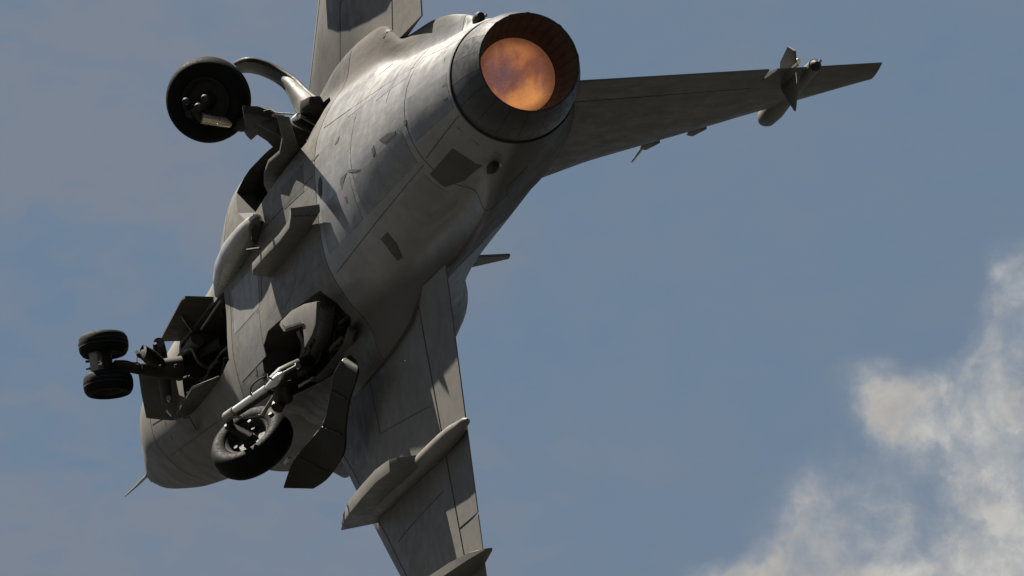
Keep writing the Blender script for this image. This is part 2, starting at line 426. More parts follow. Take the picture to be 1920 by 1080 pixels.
# intake trunks beside the forward fuselage, open at the front
for s in (1, -1):
    rows = []
    for x, zb, zt, yi, yo in ((5.6, -.4, .40, .5, 1.0), (6.6, -.46, .5, .5, 1.10), (7.4, -.46, .56, .5, 1.12), (8.0, -.40, .58, .52, 1.12), (8.6, -.26, .58, .56, 1.08)):
        ym, zm = (yi + yo) / 2, (zb + zt) / 2
        r = []
        for k in range(28):
            a = 2 * PI * k / 28; ca, sa = math.cos(a), math.sin(a)
            f = lambda v: math.copysign(abs(v) ** .55, v)
            r.append(Vector((x, s * (ym + (yo - yi) / 2 * f(ca)), zm + (zt - zb) / 2 * f(sa))))
        rows.append(r)
    inner = []
    for r, sh, dx in ((rows[-1], .93, 0.01), (rows[-1], .86, -.15), (rows[-2], .84, 0)):
        c = sum(r, Vector()) / len(r); inner.append([c + (p - c) * sh + Vector((dx, 0, 0)) for p in r])
    # smooth along the trunk
    sm = []
    for j in range(28): sm.append(spline([r[j] for r in rows], 5))
    rows = [[sm[j][i] for j in range(28)] for i in range(len(sm[0]))]
    tr = MB().grid(rows + inner, True, True).build('intake_trunk', M_DULL, smooth=45)
    if s == -1: carve(tr, [bay(-1)])
    else: carve(tr, [bay(1)])

# canopy (its far side only shows from other positions)
rows = []
for i in range(19):
    x = 7.7 + 3.2 * i / 18; c = ctrl(x); top = c[7][1]; t = i / 18
    h = .03 + .0 * t; r = []
    for k in range(13):
        a = PI * (k / 12 - .5) * .62
        zz = top - (1 - math.cos(a)) * (.62) + .02; yy = math.sin(a) * .46
        r.append(Vector((x, yy, zz)))
    rows.append(r)
M_CANOPY = mat('tinted_canopy', (.02, .022, .024), .05, vary=.02, coat=1)
MB().grid(rows).build('canopy', M_CANOPY)

# ---------------------------------------------------------------- nozzle
nz = MB().lathe((0, 0, 0), (1, 0, 0), [(.44, .478), (.30, .462), (.52, .40), (.44, .478)], 60)
nozzle = nz.build('nozzle_ring', M_NOZ)
NP = 18
for k in range(NP):
    a0 = 2 * PI * k / NP + .003; a1 = a0 + 2 * PI / NP - .006
    pr = [(.47, .486), (.36, .478), (.2, .452), (.08, .418), (.0, .392), (-.004, .380), (.03, .377), (.1, .392), (.3, .44), (.46, .470)]
    MB().lathe((0, 0, 0), (1, 0, 0), pr, 5, a0=a0, a1=a1).build('nozzle_petal', M_NOZ, nozzle)
    if k % 2 == 0 or k % 3 == 0:
        am = (a0 + a1) / 2
        ax = Vector((1, 0, 0)); A = ax.orthogonal().normalized(); B = ax.cross(A)
        rad = A * math.cos(a0 - .02) + B * math.sin(a0 - .02); tg = ax.cross(rad)
        MB().box(ax * .025 + rad * .389, ax * .03 + rad * .002, rad * .007, tg * .016).build('petal_actuator', M_BLACK, nozzle)
liner = MB().lathe((0, 0, 0), (1, 0, 0), [(.0, .378), (.12, .362), (.25, .338), (.355, .308), (.40, .309), (.48, .312)], 90).build('nozzle_liner', M_HOT)
for k in range(30):     # seams of the inner flaps
    a = 2 * PI * k / 30; r0 = Vector((0, math.cos(a), math.sin(a))); tg = Vector((1, 0, 0)).cross(r0)
    MB().add([Vector((.005, 0, 0)) + r0 * .3755 - tg * .002, Vector((.005, 0, 0)) + r0 * .3755 + tg * .002, Vector((.005, 0, 0)) + r0 * .374,
              Vector((.35, 0, 0)) + r0 * .3075 - tg * .002, Vector((.35, 0, 0)) + r0 * .3075 + tg * .002, Vector((.35, 0, 0)) + r0 * .306],
             [(0, 1, 4, 3), (1, 2, 5, 4), (2, 0, 3, 5), (0, 2, 1), (3, 4, 5)]).build('liner_seam', M_HOT, liner)
# afterburner flame filling the throat
mf = bpy.data.materials.new('afterburner_flame'); mf.use_nodes = True
t = NT(mf.node_tree); t.n.clear()
oc = t.add('ShaderNodeTexCoord').outputs['Object']
n1 = t.noise(t.mapping(oc, (1, .8, 1.3), (3.1, .4, 2.2), (.5, 0, 0)), 3.6, 5, .5, .7)
n2 = t.noise(t.mapping(oc, (.5, 1, 1), (9, 2.1, 5)), 4.0, 5, .55, .9)
fine = t.noise(t.mapping(oc, (1, 1, 1), (1, 2, 5)), 60., 4, .6)
sp = t.add('ShaderNodeSeparateXYZ'); t.l.new(oc, sp.inputs[0])
colf = t.mix(t.ramp(n1, .36, .66), (.19, .07, .045), (.40, .15, .055))
gy = t.math('MULTIPLY_ADD', sp.outputs[1], 9., -.3); gz = t.math('MULTIPLY_ADD', sp.outputs[2], 8., .8)
mv = t.math('EXPONENT', t.math('MULTIPLY', t.math('ADD', t.math('MULTIPLY', gy, gy), t.math('MULTIPLY', gz, gz)), -1.))
colf = t.mix(t.math('MULTIPLY', t.math('ADD', t.math('MULTIPLY', t.ramp(n2, .45, .68), .5), mv, None, True), .8), colf, (.15, .08, .085))
core = t.ramp(t.math('ADD', t.math('ADD', t.math('MULTIPLY', sp.outputs[1], -.85), t.math('MULTIPLY', sp.outputs[2], .55)), t.math('MULTIPLY', n1, .45)), .26, .56)
colf = t.mix(core, colf, (.66, .27, .09))
em = t.add('ShaderNodeEmission'); t.put(em.inputs[0], colf)
colf = t.mix(t.ramp(t.math('SQRT', t.math('ADD', t.math('MULTIPLY', sp.outputs[1], sp.outputs[1]), t.math('MULTIPLY', sp.outputs[2], sp.outputs[2]))), .21, .305, 0, .8), colf, (.10, .035, .018))
t.put(em.inputs[0], colf)
t.put(em.inputs[1], t.ramp(fine, .3, .7, .24, .29))
o_ = t.add('ShaderNodeOutputMaterial'); t.l.new(em.outputs[0], o_.inputs[0])
rows = []
for r in (0.001, .08, .15, .2, .25, .285, .30, .304):
    rows.append([Vector((.40 + .07 * (1 - (r / .304) ** 2) , r * math.cos(a), r * math.sin(a))) for a in [2 * PI * k / 60 for k in range(60)]])
MB().grid(rows, True).build('afterburner_flame', mf, label='orange afterburner flame filling the throat')
# gap ring between tail cone and nozzle
MB().lathe((0, 0, 0), (1, 0, 0), [(.52, .470), (.490, .497), (.500, .502), (.515, .502), (.53, .47), (.52, .470)], 90).build('nozzle_seal', M_BLACK)

# ---------------------------------------------------------------- wings
def wz(y): return -.20 + .028 * (abs(y) - .97)
def le(y): return 5.54 - 1.33 * (abs(y) - 2.26) if abs(y) < 3.95 else 3.3
def hinge(y): return 3.12 - .20 * (abs(y) - .97)
def te(y): return 2.24 - .03 * (abs(y) - .97)
def wing_point(x, y, low):
    L, T = le(y), te(y); t = min(1, max(0, (L - x) / (L - T)))
    th = .052 * (L - T) ** .6 * (2.6 * math.sqrt(t + 1e-6) * (1 - t) * (1 - .35 * t) + .06 * t)
    return Vector((x, y, wz(y) + .05 * max(0, x - 4.2) ** 1.3 + (-.55 * th if low else .9 * th)))
def wing(s):
    rows = []
    for i in range(26):
        y = (.93 + (4.0 - .93) * i / 25); L, H = le(y), hinge(y) + .0
        low = [wing_point(L - (L - H) * (k / 22) ** 1.6, s * y, True) for k in range(23)]
        upp = [wing_point(L - (L - H) * (k / 22) ** 1.6, s * y, False) for k in range(22, 0, -1)]
        rows.append(low + upp)
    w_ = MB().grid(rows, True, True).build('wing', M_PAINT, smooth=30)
    def elevon(y0, y1):
        rows = []
        for i in range(9):
            y = y0 + (y1 - y0) * i / 8; H, T = hinge(y) - .032, te(y)
            low = [wing_point(H - (H - T) * k / 8, s * y, True) for k in range(9)]
            upp = [wing_point(H - (H - T) * k / 8, s * y, False) for k in range(8, -1, -1)]
            nose_ = [Vector((H + .008, s * y, (low[0].z + upp[-1].z) / 2))]
            rows.append(low + upp + nose_)
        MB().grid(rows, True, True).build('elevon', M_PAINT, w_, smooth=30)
    elevon(.995, 2.965); elevon(2.985, 3.98)
    # leading edge flap seam and skin panels, standing 2 mm off the lower skin
    return w_
wing_p = wing(1); wing_s = wing(-1)

def slab(name, pts, th, m, parent=None, off=0, **k):
    n = (Vector(pts[1]) - Vector(pts[0])).cross(Vector(pts[2]) - Vector(pts[0])).normalized()
    return MB().prism([Vector(p) + n * off for p in pts], n * th).build(name, m, parent, **k)

def pylon_under(s, y):
    sgn = s
    pts = [(3.22, -.08), (3.22, -.29), (3.30, -.45), (3.36, -.50), (3.68, -.53), (4.2, -.52), (4.7, -.50), (5.1, -.455), (5.46, -.385), (5.25, -.2), (5.1, -.08)]
    W = lambda x: .046 * min(1, (5.6 - x) / .9) + .004
    rows = [[Vector((x, sgn * y - W(x), z)) for x, z in pts], [Vector((x, sgn * y + W(x), z)) for x, z in pts]]
    p = MB().grid(rows, False).add([v for r in rows for v in r], [tuple(range(len(pts)))[::-1], tuple(range(len(pts), 2 * len(pts)))])
    p.f.append((len(pts) - 1, 0, len(pts), 2 * len(pts) - 1))
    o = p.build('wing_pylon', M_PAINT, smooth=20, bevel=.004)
    # two sway brace blocks and a nose cap
    return o
def fairing(y, x0, x1, r, zc, m=None):
    """pointed actuator fairing lying along the lower wing skin"""
    pr = [(0, .006), (.06, .03), (.18, .055 * r / .1), (.42, .088 * r / .1), (.7, r), (1.1, r * 1.05), (x1 - x0 - .5, r), (x1 - x0 - .2, r * .75), (x1 - x0 - .05, r * .4), (x1 - x0, .004)]
    f = MB().lathe((x0, y, zc), (1, 0, 0), pr, 28)
    for v in f.v: v.z = zc + (v.z - zc) * 1.25
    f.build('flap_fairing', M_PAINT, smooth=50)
    return None
for s in (1, -1):
    pylon_under(s, 2.3)
    fairing(s * 2.3, 1.9, 4.95, .070, -.235)
    # outboard pylon with its tapered tail
    rows = []
    for x, z0, z1, wd in ((1.92, -.13, -.19, .01), (2.15, -.13, -.27, .05), (2.5, -.14, -.33, .07), (2.9, -.14, -.38, .07), (3.5, -.14, -.42, .065), (4.0, -.14, -.40, .05), (4.4, -.15, -.30, .01)):
        y = s * 3.32
        rows.append([Vector((x, y - wd, z0)), Vector((x, y + wd, z0)), Vector((x, y + wd * .9, (z0 + z1) / 2)), Vector((x, y + wd * .5, z1)), Vector((x, y - wd * .5, z1)), Vector((x, y - wd * .9, (z0 + z1) / 2))])
    MB().grid(rows, True, True).build('outer_pylon', M_PAINT, smooth=35)
    MB().lathe((1.6, s * 4.04, -.1), (1, 0, 0), [(0, .01), (.1, .04), (.3, .06), (2.0, .06), (2.3, .04), (2.5, .005)], 20).build('wingtip_rail', M_PAINT)

# ---------------------------------------------------------------- fin with rudder
def fin_th(z): return .085 - .018 * (z - .8)
FLE = [(.75, 3.95), (.93, 3.574), (1.177, 3.06), (2.858, .722)]
def fle(z):
    for (a, xa), (b, xb) in zip(FLE, FLE[1:]):
        if z <= b: return xa + (xb - xa) * (z - a) / (b - a)
    return FLE[-1][1]
def fte(z): return .60 - .128 * (z - .56)
def finrow(z, xa, xb, n=10, t0=None):
    """closed airfoil ring between xa (front) and xb (rear) at height z"""
    L, T = fle(z), fte(z); r = []
    def hw(x):
        t = min(1, max(0, (L - x) / (L - T))); return fin_th(z) * (2.2 * math.sqrt(t + 1e-6) * (1 - t) + .10 * t)
    xs = [xa + (xb - xa) * k / n for k in range(n + 1)]
    return [Vector((x, -hw(x), z)) for x in xs] + [Vector((x, hw(x), z)) for x in xs[::-1]]
def fhinge(z): return fte(z) + .52 - .08 * (z - .56)
zs = [.45 + (2.865 - .45) * i / 24 for i in range(25)]
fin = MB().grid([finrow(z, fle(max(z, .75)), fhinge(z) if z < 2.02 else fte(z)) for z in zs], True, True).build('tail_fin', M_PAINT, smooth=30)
MB().grid([finrow(.52 + 1.48 * i / 12, fhinge(.52 + 1.48 * i / 12) - .02, fte(.52 + 1.48 * i / 12)) for i in range(13)], True, True).build('rudder', M_PAINT, smooth=30)
fd = Vector((1.938, 0, 2.363)) ; fe = Vector((0.314, 0, 2.335))
ax = (fe - fd)
MB().tube([fd - ax * .02, fd, fd + ax * .06, fd + ax * .2, fd + ax * .5, fd + ax * .85, fd + ax], [.01, .045, .075, .085, .065, .055, .05], 20).build('fin_pod', M_PAINT, fin, smooth=50)
MB().tube([fe, fe + ax * .012, fe + ax * .03], [.044, .04, .015], 16).build('tail_light', M_HUB, fin)
MB().tube([fe + Vector((0, .02, .035)), fe + ax * .03 + Vector((0, .02, .035))], [.016, .012], 10).build('light_lens', M_GLASS, fin)
for s, ln in ((1, .17), (-1, .34)):
    z0 = 2.20
    slab('fin_antenna', [(.80, .04 * s, z0), (.36, .04 * s, z0), (.32, s * .12, z0 - .01), (.38, s * (.0 + ln), z0 - .04), (.66, s * .12, z0 - .03)], .016, M_PAINT, fin)
MB().tube([(0.598, 0.06, 2.223), (0.445, 0.06, 2.232), (0.4, 0.06, 2.237)], [.028, .032, .02], 12).build('position_light', mat('white_lens', (.85, .82, .78), .3), fin)
for zc, ln, d in ((1.585, .02, 1), (1.86, .06, 0)):
    xl = fle(zc)
    MB().prism([(xl - .1, 0, zc - .06), (xl + .13, 0, zc - .04), (xl + .17, 0, zc + .02), (xl - .05, 0, zc + .08)], (0, .05, 0)).build('leading_edge_fairing', M_PAINT, fin, bevel=.01)
MB().tube([(2.583, 0, 1.572), (3.084, 0, 1.603)], [.014, .008], 8).build('fin_probe', M_STRUT, fin)

# spine blade antenna, beacon
slab('blade_antenna', [(6.35, 0, 1.0), (5.95, 0, 1.0), (5.93, 0, 1.33), (6.02, 0, 1.34)], .022, M_PAINT)

# canards above the intakes
for s in (1, -1):
    pts = [(9.7, .70), (8.2, .72), (8.2, 1.08), (8.45, 1.13), (8.8, 1.10)]
    rows = []
    MB().prism([Vector((x, s * y, .50 + .18 * (y - .8))) for x, y in pts], (0, 0, .05)).build('canard', M_PAINT, bevel=.015)

# ---------------------------------------------------------------- belly pylon, gun fairing
side = [(3.942, -0.13, -0.945), (4.344, -0.13, -0.868), (4.759, -0.13, -0.849), (5.19, -0.13, -0.857), (5.658, -0.13, -0.857), (5.814, -0.13, -0.821), (5.956, -0.13, -0.627), (3.85, -0.13, -0.748)]
pts = [(a, c) for a, b, c in side]; pts[6] = (pts[6][0], pts[6][1] + .06); pts[7] = (pts[7][0], pts[7][1] + .015)
cp = MB().prism([(x, -.10, z) for x, z in pts], (0, .06, 0)).build('centreline_pylon', M_PAINT, smooth=20, bevel=.003)
for k in range(8):
    MB().box((pts[0][0] + .015, -.131, pts[0][1] + .02 + .026 * k), (.02, 0, 0), (0, .003, 0), (0, 0, .006)).build('pylon_tooth', M_BLACK, cp)
MB().tube([(5.35, -.03, -.86), (5.5, .0, -.93)], [.012, .008], 8).build('belly_antenna', M_BLACK)
rows = []
GC = [((5.93, 0.3, -0.746), 0.040), ((6.048, 0.3, -0.736), 0.073), ((6.215, 0.3, -0.732), 0.096), ((6.401, 0.3, -0.725), 0.109), ((6.72, 0.295, -0.713), 0.116), ((7.161, 0.285, -0.665), 0.116), ((7.553, 0.27, -0.621), 0.089), ((7.927, 0.25, -0.581), 0.034)]
for (x, yc, zc), r in GC:
    k_ = 3.4 * max(0, 1 - (x - GC[0][0][0]) / .9)      # the tail is cut off obliquely
    rows.append([Vector((x - k_ * r * math.cos(2 * PI * k / 32), yc + r * math.cos(2 * PI * k / 32), zc + r * 1.05 * math.sin(2 * PI * k / 32))) for k in range(32)])
gun = MB().grid(rows, True, True).build('gun_fairing', M_POD, smooth=50)
cpt = [p + Vector((-.004, -.003, 0)) for p in rows[0]]; cc = sum(cpt, Vector()) / 32
slab('fairing_outlet', [(5.735, 0.225, -0.824), (5.667, 0.25, -0.794), (5.915, 0.225, -0.708), (6.143, 0.205, -0.683), (6.015, 0.2, -0.753)], .012, M_BLACK, gun)
slab('fairing_vent', [(7.067, 0.36, -0.742), (6.554, 0.33, -0.822), (6.873, 0.31, -0.76), (7.267, 0.34, -0.698)], .01, M_BLACK, gun)

# ---------------------------------------------------------------- bits on the tail cone
for s in (1, -1):
    t_ = MB().lathe((.78, s * .59, -.125), (1, 0, 0), [(0, .004), (.008, .028), (.04, .042), (.12, .042), (.26, .004)], 18)
    b = t_.build('tail_sensor', M_HUB)
    MB().tube([(.775, s * .59, -.085), (.79, s * .59, -.085)], [.010, .014], 10).build('sensor_lens', M_GLASS, b)
def patch(name, x0, x1, a0, a1, m, off=.004, th=.012, skew=0, parent=None, n=4):
    """plate lying on the fuselage skin between two stations and two angles"""
    rows = []
    for i in range(n + 1):
        r = []; r2 = []
        for j in range(n + 1):
            x = x0 + (x1 - x0) * i / n; a = math.radians(a0 + (a1 - a0) * j / n + skew * i / n)
            p, nn = skin(x, a, off); r.append(p); r2.append(p - nn * th)
        rows.append(r + r2[::-1])
    return MB().grid(rows, True, True).build(name, m, parent, smooth=30)
def find(p):   # station and angle of a surface point
    return p[0], math.degrees(math.atan2(-p[1], -p[2]))
def plate(name, corners, m, parent, off=.003, th=.010):
    """plate following the fuselage skin inside an outline of points lying on it"""
    S = [Vector(find(c) + (0,)) for c in corners]; n = len(S); R_ = []
    for i in range(n): R_ += [S[i].lerp(S[(i + 1) % n], k / 3) for k in range(3)]
    c = sum(S, Vector()) / n; rings = [[q.lerp(c, f) for q in R_] for f in (0, .25, .5, .75, .97)]
    top = [[skin(q.x, math.radians(q.y), off) for q in r] for r in rings]
    rows = [[p - n_ * th for p, n_ in top[0]]] + [[p for p, n_ in r] for r in top]
    return MB().grid(rows, True, True).build(name, m, parent, smooth=30)
plate('access_panel', [(1.002, -0.392, -0.392), (0.958, -0.545, -0.182), (1.326, -0.563, -0.232), (1.545, -0.552, -0.333), (1.530, -0.452, -0.445)], M_PANEL, rear)
plate('drain_scoop', [(2.063, -0.031, -0.678), (1.844, -0.040, -0.664), (1.671, -0.070, -0.645), (1.700, -0.092, -0.644), (1.933, -0.088, -0.664)], M_PANEL, rear)
plate('vent_hole', [(3.939, 0.175, -0.681), (3.897, 0.121, -0.683), (3.924, 0.038, -0.685), (3.990, 0.012, -0.684), (4.032, 0.049, -0.684), (4.027, 0.117, -0.683), (3.994, 0.169, -0.682)], M_BLACK, rear)
plate('vent_hole', [(3.336, 0.336, -0.655), (3.372, 0.303, -0.662), (3.473, 0.304, -0.664), (3.449, 0.332, -0.658)], M_BLACK, rear)
plate('vent_hole', [(3.989, 0.370, -0.664), (4.140, 0.358, -0.668), (4.245, 0.382, -0.667), (4.092, 0.380, -0.665)], M_BLACK, rear)
plate('panel_latch', [(3.033, -0.018, -0.696), (2.892, -0.043, -0.697), (2.661, -0.105, -0.690), (2.785, -0.093, -0.693), (2.988, -0.043, -0.696)], M_PANEL, rear)
plate('drain_panel', [(3.287, -0.011, -0.690), (3.076, -0.024, -0.694), (3.172, -0.050, -0.691), (3.286, -0.105, -0.686), (3.325, -0.048, -0.689)], M_PANEL, rear)
plate('panel_latch', [(3.264, -0.171, -0.680), (3.182, -0.180, -0.680), (3.198, -0.232, -0.672), (3.239, -0.221, -0.674)], M_PANEL, rear)
plate('panel_latch', [(2.281, -0.049, -0.687), (2.211, -0.034, -0.685), (2.211, -0.093, -0.678), (2.285, -0.108, -0.678)], M_PANEL, rear)
plate('side_scoop', [(3.162, 0.895, -0.229), (3.129, 0.924, -0.200), (3.083, 0.936, -0.162), (3.059, 0.896, -0.172), (3.124, 0.846, -0.217), (3.153, 0.867, -0.229)], M_BLACK, rear)
plate('ring_latch', [(1.448, -0.034, -0.624), (1.417, -0.046, -0.620), (1.425, -0.078, -0.617), (1.464, -0.084, -0.620), (1.480, -0.054, -0.626)], M_BLACK, rear)
plate('vent_slot', [(0.663, 0.016, -0.516), (0.586, 0.011, -0.506), (0.578, -0.004, -0.505), (0.654, 0.001, -0.515)], M_BLACK, tail)
plate('vent_slot', [(0.677, -0.090, -0.510), (0.603, -0.094, -0.499), (0.606, -0.110, -0.496), (0.680, -0.106, -0.507)], M_BLACK, tail)
plate('airbrake_recess', [(1.045, -0.533, 0.202), (1.409, -0.538, 0.250), (1.835, -0.545, 0.297), (1.692, -0.618, 0.199), (1.340, -0.661, 0.091), (1.219, -0.647, 0.066), (1.171, -0.594, 0.135)], M_BLACK, tail)
plate('belly_panel', [(2.944, -0.611, -0.521), (2.769, -0.597, -0.506), (2.784, -0.681, -0.434), (2.924, -0.741, -0.346), (3.003, -0.753, -0.371), (2.947, -0.671, -0.479)], M_PANEL, rear)
plate('belly_latch', [(6.415, -0.264, -0.668), (6.341, -0.279, -0.669), (6.326, -0.304, -0.670), (6.383, -0.303, -0.670)], M_BLACK, centre)
plate('belly_latch', [(6.696, -0.676, -0.649), (6.645, -0.684, -0.649), (6.666, -0.736, -0.640), (6.725, -0.717, -0.642)], M_BLACK, centre)
# cast shadow painted on as a grey square behind the port bay and lines of sealant along the skin joints
plate('cast_shadow_patch', [(5.25, .42, -.67), (5.2, .24, -.67), (4.5, .2, -.67), (4.5, .44, -.67)], M_PANEL, centre, off=.002)
plate('pale_scuff', [(5.0, -.34, -.67), (5.15, -.42, -.67), (5.5, -.50, -.67), (5.35, -.36, -.67)], M_DULL, centre, off=.002)
def seam(pts, parent, w=.0035):
    """raised line of sealant through skin points given as (station, degrees from straight down towards starboard)"""
    P = []
    for (xa, aa), (xb, ab) in zip(pts, pts[1:]):
        for k in range(8): P.append((xa + (xb - xa) * k / 8, aa + (ab - aa) * k / 8))
    P.append(pts[-1]); S = [skin(x, math.radians(a)) for x, a in P]; rows = []
    for i, (p, n) in enumerate(S):
        d = (S[min(i + 1, len(S) - 1)][0] - S[max(i - 1, 0)][0]).normalized(); t_ = d.cross(n).normalized() * w
        rows.append([p - t_ - n * .004, p - t_ + n * .003, p + t_ + n * .003, p + t_ - n * .004])
    return MB().grid(rows, True, True).build('skin_seam', M_SEAM, parent, smooth=20)
seam([(1.5, 38), (4.0, 44)], rear, .0025); seam([(1.5, -38), (4.0, -44)], rear, .0025)

seam([(1.95, -75), (1.95, -20)], rear, .0025); seam([(2.9, -70), (2.9, 10)], rear, .0025)
seam([(4.2, -20), (7.2, -24)], centre, .0025); seam([(6.2, -35), (6.2, 20)], centre, .0025)
seam([(.6, -60), (1.4, -60)], tail, .0025); seam([(.56, 30), (1.4, 36)], tail, .0025); seam([(.7, -90), (.7, 80)], tail, .002)
seam([(10.4, -40), (10.4, 60)], front, .0025); seam([(9.7, 25), (10.85, 12)], front, .0025); seam([(7.6, 60), (10.8, 45)], front, .0025)
def wseam(s, pts, par, w=.0035):
    rows = []
    P = [Vector((a, b, 0)) for a, b in pts]; Q = []
    for a, b in zip(P, P[1:]): Q += [a.lerp(b, k / 10) for k in range(10)]
    Q.append(P[-1])
    for i, q in enumerate(Q):
        d = (Q[min(i + 1, len(Q) - 1)] - Q[max(i - 1, 0)]).normalized(); nx = Vector((-d.y, d.x, 0)) * w
        r = []
        for o_, dz in ((-1, .004), (-1, -.003), (1, -.003), (1, .004)):
            g_ = q + nx * o_; v = wing_point(g_.x, s * g_.y, True); r.append(v + Vector((0, 0, dz)))
        rows.append(r)
    MB().grid(rows, True, True).build('skin_seam', M_SEAM, par, smooth=20)
for s, par in ((1, wing_p), (-1, wing_s)):
    wseam(s, [(3.3, 1.02), (4.75, 1.28), (4.6, 1.75), (3.1, 1.9)], par)
    wseam(s, [(3.0, 2.6), (4.5, 2.65)], par, .0025)
    wseam(s, [(6.6, 1.30), (5.9, 1.75), (4.9, 2.5), (3.9, 3.35)], par, .004)

def tone(x0, x1, a0, a1, m, par):
    c = []
    for x, a in ((x0, a0), ((x0 + x1) / 2, a0), (x1, a0), (x1, (a0 + a1) / 2), (x1, a1), ((x0 + x1) / 2, a1), (x0, a1), (x0, (a0 + a1) / 2)):
        p_, n_ = skin(x, math.radians(a)); c.append(tuple(p_))
    plate('skin_panel', c, m, par, off=.0018)
tone(1.55, 2.35, -58, -30, M_TONE[0], rear); tone(2.4, 3.2, -60, -36, M_TONE[1], rear); tone(1.55, 2.9, 10, 34, M_TONE[2], rear)
tone(3.0, 4.0, 6, 34, M_TONE[0], rear); tone(1.6, 2.3, 42, 64, M_TONE[1], rear)
tone(6.3, 7.2, -8, 22, M_TONE[1], centre); tone(6.3, 7.2, 24, 46, M_TONE[2], centre)
tone(.56, 1.38, -85, -45, M_TONE[1], tail); tone(.56, 1.38, -10, 22, M_TONE[0], tail)



# ---------------------------------------------------------------- main landing gear doors (outer)
dA = [(6.314, -1.742, -0.6), (5.891, -1.616, -0.6), (5.497, -1.534, -0.52), (5.193, -1.48, -0.5), (4.856, -1.348, -0.52), (4.586, -1.247, -0.54), (4.339, -1.219, -0.54), (4.439, -1.153, -0.45)]
dB = [(6.224, -1.776, -0.38), (5.842, -1.78, -0.34), (5.247, -1.739, -0.36), (4.948, -1.592, -0.4), (4.666, -1.472, -0.43), (4.356, -1.419, -0.46), (4.142, -1.348, -0.47), (4.292, -1.225, -0.44)]
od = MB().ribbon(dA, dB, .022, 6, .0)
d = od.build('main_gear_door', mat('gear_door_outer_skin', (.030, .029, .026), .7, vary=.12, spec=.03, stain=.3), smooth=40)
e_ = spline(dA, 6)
MB().tube(e_[12:], .010, 8).build('door_edge_tube', M_STRUT, d)  # lighter tube added to draw the sunlit edge of the door
for f in (.2, .45, .7):
    k = int(f * 36); a = spline(dA, 6)[k]; b = spline(dB, 6)[k]
    MB().tube([v + Vector((0, 0, -.02)) for v in (a.lerp(b, .1), a.lerp(b, .9))], .009, 6).build('door_stiffener', M_LEG, d)
# the port door stands nearly edge-on: a slim arched channel with a rolled lip
pa = [(6.382, 1.76, -0.653), (6.2, 1.74, -0.613), (6.129, 1.7, -0.51), (6.057, 1.62, -0.403), (5.918, 1.5, -0.315), (5.755, 1.38, -0.286), (5.458, 1.22, -0.283), (4.96, 1.02, -0.306)]
pb = [(6.563, 1.75, -0.572), (6.513, 1.73, -0.506), (6.397, 1.67, -0.442), (6.235, 1.58, -0.391), (6.024, 1.46, -0.368), (5.854, 1.33, -0.363), (5.698, 1.2, -0.372), (5.351, 1.02, -0.422)]
dp = MB().ribbon(pa, pb, .035, 5, -.03).build('main_gear_door', M_PAINT, smooth=40)
MB().tube(spline([Vector(a) for a in pa], 5), .022, 8).build('door_edge_tube', M_LEG, dp, smooth=60)
MB().tube(spline([Vector(b) for b in pb], 5), .017, 8).build('door_edge_tube', M_DOOR, dp, smooth=60)
# inner doors of the two main bays
MB().prism([(3.791, 0.62, -1.022), (3.819, 0.62, -0.917), (4.282, 0.62, -0.774), (4.7, 0.62, -0.638), (5.095, 0.62, -0.445), (5.588, 0.62, -0.43), (6.243, 0.62, -0.473), (6.135, 0.62, -0.551), (5.842, 0.62, -0.654), (5.504, 0.62, -0.732), (5.139, 0.62, -0.782), (4.849, 0.62, -0.759), (4.404, 0.62, -0.841)],
           (0, .03, 0)).build('inner_bay_door', M_PANEL, bevel=.006)
hk = [(4.176, -0.768, -0.73), (4.582, -0.685, -0.73), (4.946, -0.643, -0.74), (5.275, -0.645, -0.75), (5.297, -0.67, -0.76), (5.143, -0.765, -0.77), (4.577, -0.858, -0.76), (4.558, -0.949, -0.76), (4.537, -1.049, -0.77), (4.306, -1.005, -0.76), (4.196, -0.943, -0.75)]
hd = MB().prism(hk, (0, 0, .03)).build('inner_bay_door', M_PAINT, bevel=.006, label='sunlit hooked bay door in front of the dark wheel bay')
MB().prism([(5.159, -0.687, -0.785), (5.058, -0.765, -0.79), (4.491, -0.862, -0.785), (4.536, -0.838, -0.785), (5.016, -0.754, -0.79)], (0, 0, .012)).build('door_rib', M_DOOR, hd)
# curved leg cover hanging in the starboard bay
MB().ribbon([(4.664, -0.66, -0.592), (5.312, -0.68, -0.458), (5.844, -0.72, -0.415), (6.299, -0.78, -0.392), (6.469, -0.8, -0.346)],
            [(4.561, -0.72, -0.493), (5.306, -0.75, -0.353), (5.8, -0.8, -0.311), (6.169, -0.85, -0.325), (6.3, -0.86, -0.347)], .03, 5, .03).build('leg_cover', M_DOOR, smooth=50)
MB().ribbon([(4.253, -0.95, -0.479), (4.943, -0.95, -0.38), (5.509, -0.98, -0.379), (5.804, -1, -0.42)],
            [(4.232, -1, -0.433), (5.016, -1, -0.272), (5.535, -1.02, -0.29), (5.755, -1.03, -0.413)], .03, 5, .02).build('bay_fairing', M_DOOR, smooth=50)
MB().ribbon([(5.743, -0.62, -0.525), (6.081, -0.66, -0.406), (6.277, -0.72, -0.392)], [(5.63, -0.64, -0.528), (6.004, -0.68, -0.391), (6.251, -0.74, -0.383)], .012, 5).build('bay_lip', M_PAINT, smooth=50)

